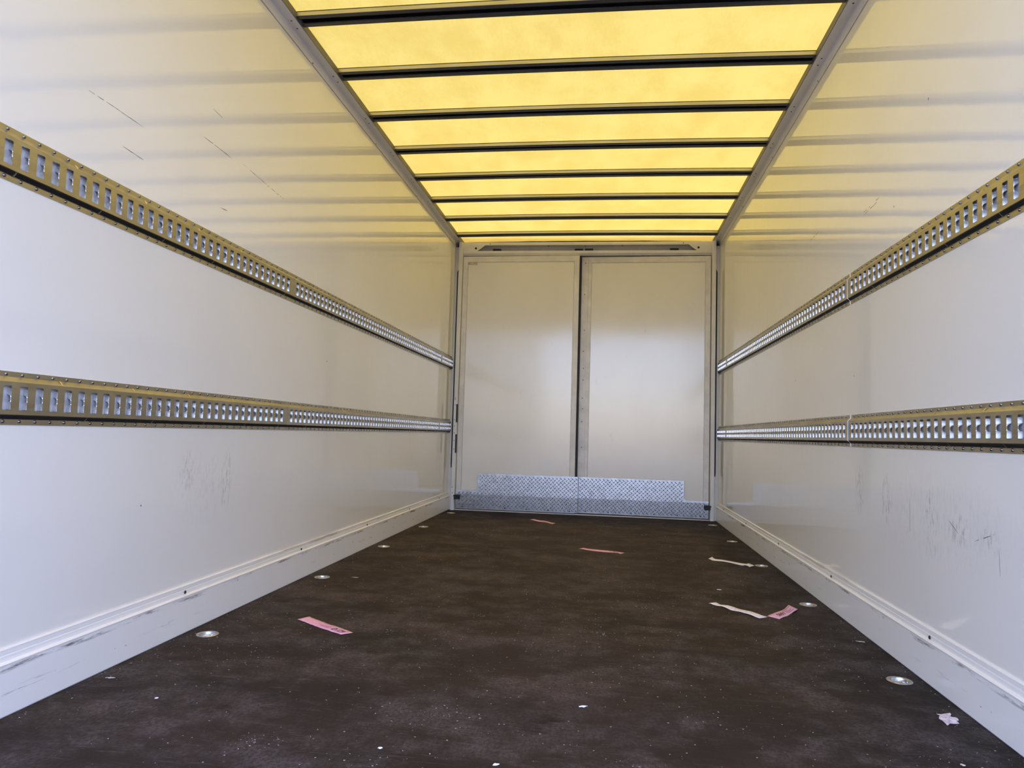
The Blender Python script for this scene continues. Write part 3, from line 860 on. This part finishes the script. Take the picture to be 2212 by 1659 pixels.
# ------------------------------------------------------------------ paper strips on the floor
def strip_paper(name, upper, lower, mat, zf, label, group='torn paper strips on the floor', nsub=6, ncross=5, jag=.0012, seed=1):
    rnd_ = random.Random(seed)
    def dens(pl):
        o = []
        for a, b_ in zip(pl, pl[1:]):
            for k in range(nsub):
                t = k/nsub
                o.append((a[0]+(b_[0]-a[0])*t + rnd_.uniform(-jag, jag), a[1]+(b_[1]-a[1])*t + rnd_.uniform(-jag, jag)))
        return o + [pl[-1]]
    U, L_ = dens(upper), dens(lower)
    n_ = len(U)
    top = []
    for i in range(n_):
        for j in range(ncross):
            t = j/(ncross-1)
            x = L_[i][0] + (U[i][0]-L_[i][0])*t; y = L_[i][1] + (U[i][1]-L_[i][1])*t
            top.append((x, y, zf(i/(n_-1), t)))
    th = .0005
    N = len(top)
    vs2 = top + [(x, y, z - th) for x, y, z in top]
    fs2 = []
    for i in range(n_-1):
        for j in range(ncross-1):
            a = i*ncross + j
            fs2.append((a, a+ncross, a+ncross+1, a+1))
            fs2.append((N+a, N+a+1, N+a+ncross+1, N+a+ncross))
    for i in range(n_-1):
        for j in (0, ncross-1):
            a = i*ncross + j
            fs2.append((a, a+ncross, N+a+ncross, N+a))
    for i in (0, n_-1):
        for j in range(ncross-1):
            a = i*ncross + j
            fs2.append((a, a+1, N+a+1, N+a))
    cx = sum(v[0] for v in top)/N; cy = sum(v[1] for v in top)/N
    root = empty(name, (cx, cy, 0))
    tag(root, label, 'paper strip', group)
    q = MB(); q.add(vs2, fs2); q.build('sheet', mat, root, smooth=True)
    def at(u_, t):
        """point on the paper surface"""
        fi = u_*(n_-1); i = min(int(fi), n_-2); f_ = fi - i
        x = (L_[i][0]*(1-f_)+L_[i+1][0]*f_)*(1-t) + (U[i][0]*(1-f_)+U[i+1][0]*f_)*t
        y = (L_[i][1]*(1-f_)+L_[i+1][1]*f_)*(1-t) + (U[i][1]*(1-f_)+U[i+1][1]*f_)*t
        return x, y, zf(u_, t) + .0006
    return root, at

def printed(root, at, body, u0, u1, t0, t1, mat, name='printed_number', flip=False, bold=0.0):
    """flat lettering laid on the paper; flip = reads from the far end, upside down"""
    cu = bpy.data.curves.new('txt', 'FONT'); cu.body = body; cu.size = 1.0; cu.resolution_u = 3; cu.offset = bold
    ob = bpy.data.objects.new('txt', cu); C.objects.link(ob)
    dg = bpy.context.evaluated_depsgraph_get()
    me0 = bpy.data.meshes.new_from_object(ob.evaluated_get(dg))
    bpy.data.objects.remove(ob); bpy.data.curves.remove(cu)
    xs_ = [v.co.x for v in me0.vertices]; ys_ = [v.co.y for v in me0.vertices]
    ax, bx_, ay, by = min(xs_), max(xs_), min(ys_), max(ys_)
    q = MB(); vv = []
    for v in me0.vertices:
        a = (v.co.x-ax)/(bx_-ax); b_ = (v.co.y-ay)/(by-ay)
        if flip: a, b_ = 1-a, 1-b_
        vv.append(at(u0 + (u1-u0)*a, t0 + (t1-t0)*b_))
    q.add(vv, [tuple(p.vertices) for p in me0.polygons])
    bpy.data.meshes.remove(me0)
    return q.build(name, mat, root, fix=False)

def print_bar(root, at, u0, u1, t0, t1, mat, n=6):
    q = MB()
    vv = []
    for k in range(n+1):
        u_ = u0 + (u1-u0)*k/n
        vv += [at(u_, t0), at(u_, t1)]
    q.add(vv, [(2*k, 2*k+2, 2*k+3, 2*k+1) for k in range(n)])
    return q.build('printed_line', mat, root, fix=False)

w_ = lambda a, f, p: (lambda u_, t: .0015 + a*(1 + math.sin(f*u_*6.283 + p + 1.5*t)))
r1, at1 = strip_paper('paper_strip', [(-.895, 2.740), (-.836, 2.696), (-.775, 2.651), (-.705, 2.601), (-.658, 2.568)],
                      [(-.922, 2.690), (-.866, 2.651), (-.812, 2.615), (-.736, 2.562), (-.690, 2.532)], M['pink'], w_(.0008, 1.3, .4),
                      'wide pink paper ticket with printed number on the left of the floor', seed=3)
printed(r1, at1, '6210', .66, .915, .22, .74, M['ink'], flip=True, bold=.02)
for u0, u1, t0, t1 in ((.40, .52, .88, .92), (.53, .62, .80, .84), (.37, .50, .50, .54), (.50, .62, .56, .61), (.46, .60, .34, .39), (.55, .62, .42, .46), (.05, .20, .91, .94), (.90, .96, .75, .79)):
    print_bar(r1, at1, u0, u1, t0, t1, M['inkpink'])

r2_, at2 = strip_paper('paper_strip', [(-.370, 6.273), (-.300, 6.200), (-.235, 6.130), (-.170, 6.062)], [(-.394, 6.198), (-.320, 6.135), (-.250, 6.068), (-.190, 6.004)],
                       M['pink'], w_(.0020, 1.6, 1.0), 'narrow pink paper strip lying farthest away, in front of the doors', seed=4)
r3, at3 = strip_paper('paper_strip', [(.101, 4.809), (.135, 4.779), (.241, 4.738), (.312, 4.715), (.359, 4.694)], [(.075, 4.758), (.128, 4.726), (.238, 4.676), (.311, 4.662), (.334, 4.637)],
                      M['pink'], w_(.0012, 1.2, 2.0), 'narrow pink paper strip with dark print in the middle of the floor', seed=5)
printed(r3, at3, '50', .66, .83, .2, .8, M['ink'], bold=.02)
print_bar(r3, at3, .58, .65, .5, .7, M['inkpink'])
r4, at4 = strip_paper('paper_strip', [(.895, 4.674), (.912, 4.600), (1.071, 4.496), (1.092, 4.500), (1.099, 4.428)], [(.860, 4.602), (.884, 4.566), (1.020, 4.450), (1.060, 4.412), (1.080, 4.398)],
                      M['white'], w_(.0022, 3.2, .2), 'crinkled pale pink-white strip reaching the third lashing cup at the right', seed=6, jag=.003)
r5, at5 = strip_paper('paper_strip', [(.732, 3.396), (.757, 3.354), (.807, 3.316), (.852, 3.254), (.909, 3.187)], [(.694, 3.367), (.726, 3.345), (.756, 3.302), (.796, 3.253), (.868, 3.152)],
                      M['white'], w_(.0022, 2.4, 1.2), 'white paper strip with faint writing beside the lilac ticket', seed=7, jag=.002)
for k in range(9):
    u0 = .46 + .045*k
    print_bar(r5, at5, u0, u0 + .022, .35 + .12*((k*7) % 3), .42 + .12*((k*7) % 3), M['inkgrey'], 2)
r6, at6 = strip_paper('paper_strip', [(.911, 3.200), (.965, 3.279), (1.018, 3.356), (1.046, 3.410)], [(.950, 3.158), (.982, 3.205), (1.022, 3.268), (1.066, 3.335)],
                      M['lilac'], lambda u_, t: .0022 + .010*max(0, u_-.6)**1.5*2.2 + .0012*math.sin(9*u_),
                      'lilac-pink ticket with bold printed number by the right lashing cup', seed=8, jag=.0008)
printed(r6, at6, '5691', .20, .50, .26, .76, M['ink'], bold=.03)
for u0, u1, t0, t1 in ((.52, .92, .80, .87), (.52, .66, .60, .65), (.60, .90, .52, .57), (.56, .82, .36, .41), (.62, .92, .22, .27)):
    print_bar(r6, at6, u0, u1, t0, t1, M['inkpink'])

# scraps: a small crumpled sheet from its outline
def scrap(name, poly, h, label, mat, seed, group='paper scraps on the floor', cat='paper scrap'):
    rnd_ = random.Random(seed)
    n = len(poly)
    cx = sum(p[0] for p in poly)/n; cy = sum(p[1] for p in poly)/n
    rings = 4
    vv = [(cx, cy, .0012 + h*.7)]
    for r_ in range(1, rings+1):
        f_ = r_/rings
        for k in range(n):
            z = .0009 + h*(.35*(1-f_) + rnd_.uniform(0, .65)*(1 if r_ < rings else .8))
            vv.append((cx + (poly[k][0]-cx)*f_, cy + (poly[k][1]-cy)*f_, z))
    ff = [(0, 1+k, 1+(k+1) % n) for k in range(n)]
    for r_ in range(rings-1):
        a = 1 + r_*n
        for k in range(n):
            k2 = (k+1) % n
            ff += [(a+k, a+n+k, a+n+k2), (a+k, a+n+k2, a+k2)]
    N = len(vv)
    e = 1 + (rings-1)*n
    allf = ff + [tuple(N+i for i in f_)[::-1] for f_ in ff] + [(e+k, e+(k+1) % n, N+e+(k+1) % n, N+e+k) for k in range(n)]
    q = MB(); q.add(vv + [(x, y, z - .0005) for x, y, z in vv], allf)
    o = q.build(name, mat, loc=(cx, cy, 0))
    return tag(o, label, cat, group)

BIG = [(1.137, 2.172), (1.149, 2.17), (1.175, 2.179), (1.174, 2.171), (1.165, 2.155), (1.172, 2.153), (1.181, 2.149), (1.177, 2.134), (1.167, 2.124), (1.167, 2.109), (1.16, 2.103), (1.151, 2.102), (1.142, 2.105), (1.134, 2.092), (1.129, 2.089), (1.129, 2.107), (1.131, 2.123), (1.127, 2.133), (1.135, 2.152), (1.141, 2.159)]
scrap('paper_scrap', BIG, .006, 'crumpled lilac-white paper scrap beside the right skirting', M['scrap'], 11)
def blob(x, y, rx, ry, rot, seed, n=11):
    rnd_ = random.Random(seed); o = []
    for k in range(n):
        a = 2*math.pi*k/n; f_ = rnd_.uniform(.6, 1.15)
        ex, ey = rx*f_*math.cos(a), ry*f_*math.sin(a)
        o.append((x + ex*math.cos(rot) - ey*math.sin(rot), y + ex*math.sin(rot) + ey*math.cos(rot)))
    return o
scrap('paper_scrap', blob(.183, 2.025, .014, .006, .35, 21), .004, 'thin white paper shred in the near middle of the floor', M['white'], 21)
scrap('paper_scrap', blob(.000, 1.640, .008, .005, .4, 22), .003, 'tiny white flake at the bottom edge, middle of the picture', M['white'], 22)
scrap('paper_scrap', blob(-.274, 1.671, .006, .005, .1, 23), .003, 'bright white speck of paper left of the middle near the bottom edge', M['white'], 23)
scrap('paper_scrap', blob(1.054, 1.842, .006, .006, .3, 24), .003, 'yellowish crumb of paper at the bottom right edge', M['sticker'], 24)
scrap('paper_scrap', blob(-.945, 1.850, .005, .005, .3, 25), .003, 'white speck of paper off the left skirting, before the first cup', M['white'], 25)
scrap('paper_scrap', blob(-1.165, 1.968, .014, .006, .2, 26), .002, 'splintered pale flake tight against the left skirting', M['crumb'], 26)
scrap('paper_scrap', blob(1.175, 2.885, .016, .005, -.3, 27), .002, 'tan splinter lying along the right skirting', M['sticker'], 27)
scrap('paper_scrap', blob(-.985, 3.512, .026, .007, .1, 28), .002, 'pale streak of paper beside the third left lashing cup', M['crumb'], 28)
scrap('paper_scrap', blob(.790, 3.700, .014, .006, -.3, 29), .002, 'small white sliver beyond the white written strip', M['white'], 29)

# crumbs and dust flakes nobody could count
PAPERS = [(r_.location.x, r_.location.y) for r_ in (r1, r2_, r3, r4, r5, r6)]
q = MB()
rc = random.Random(99)
CLUS = [(rc.uniform(-1.1, 1.1), 1.4 + 5.2*rc.random()**1.5, rc.choice((.02, .04, .07, .11))) for _ in range(75)]
for k in range(3200):
    x = rc.uniform(-1.2, 1.2); y = rc.uniform(1.35, 6.7)
    if k % 5 < 3:
        cl = CLUS[rc.randrange(len(CLUS))]; x = cl[0] + rc.gauss(0, cl[2]); y = cl[1] + rc.gauss(0, cl[2]*1.3)
    elif rc.random() < .45: x = math.copysign(1.215 - abs(rc.gauss(0, .04)), x)
    if y < 1.3 or y > 6.7 or any((x-cx)**2 + (y-cy)**2 < .041**2 for cx, cy in CUPS) or abs(x) > 1.217 or any(abs(x-px) < .17 and abs(y-py) < .17 for px, py in PAPERS): continue
    r_ = rc.choice((.0005, .0006, .0007, .0008, .0010, .0015)) * (1 + .06*max(0, y-2.5)); a = rc.uniform(0, 6.28); el = rc.uniform(1, 2.4)
    pts = []
    for j in range(5):
        t = a + 2*math.pi*j/5; f_ = rc.uniform(.6, 1.2)
        ex, ey = r_*f_*el*math.cos(t-a), r_*f_*math.sin(t-a)
        pts.append((x + ex*math.cos(a) - ey*math.sin(a), y + ex*math.sin(a) + ey*math.cos(a)))
    hgt = r_*.8
    q.add([(px, py, .0002) for px, py in pts] + [(x, y, hgt)], [(j, (j+1) % 5, 5) for j in range(5)])
tag(q.build('floor_crumbs', M['crumb'], fix=False), 'pale crumbs and dust flakes scattered over the dark floor', 'crumbs', kind='stuff')
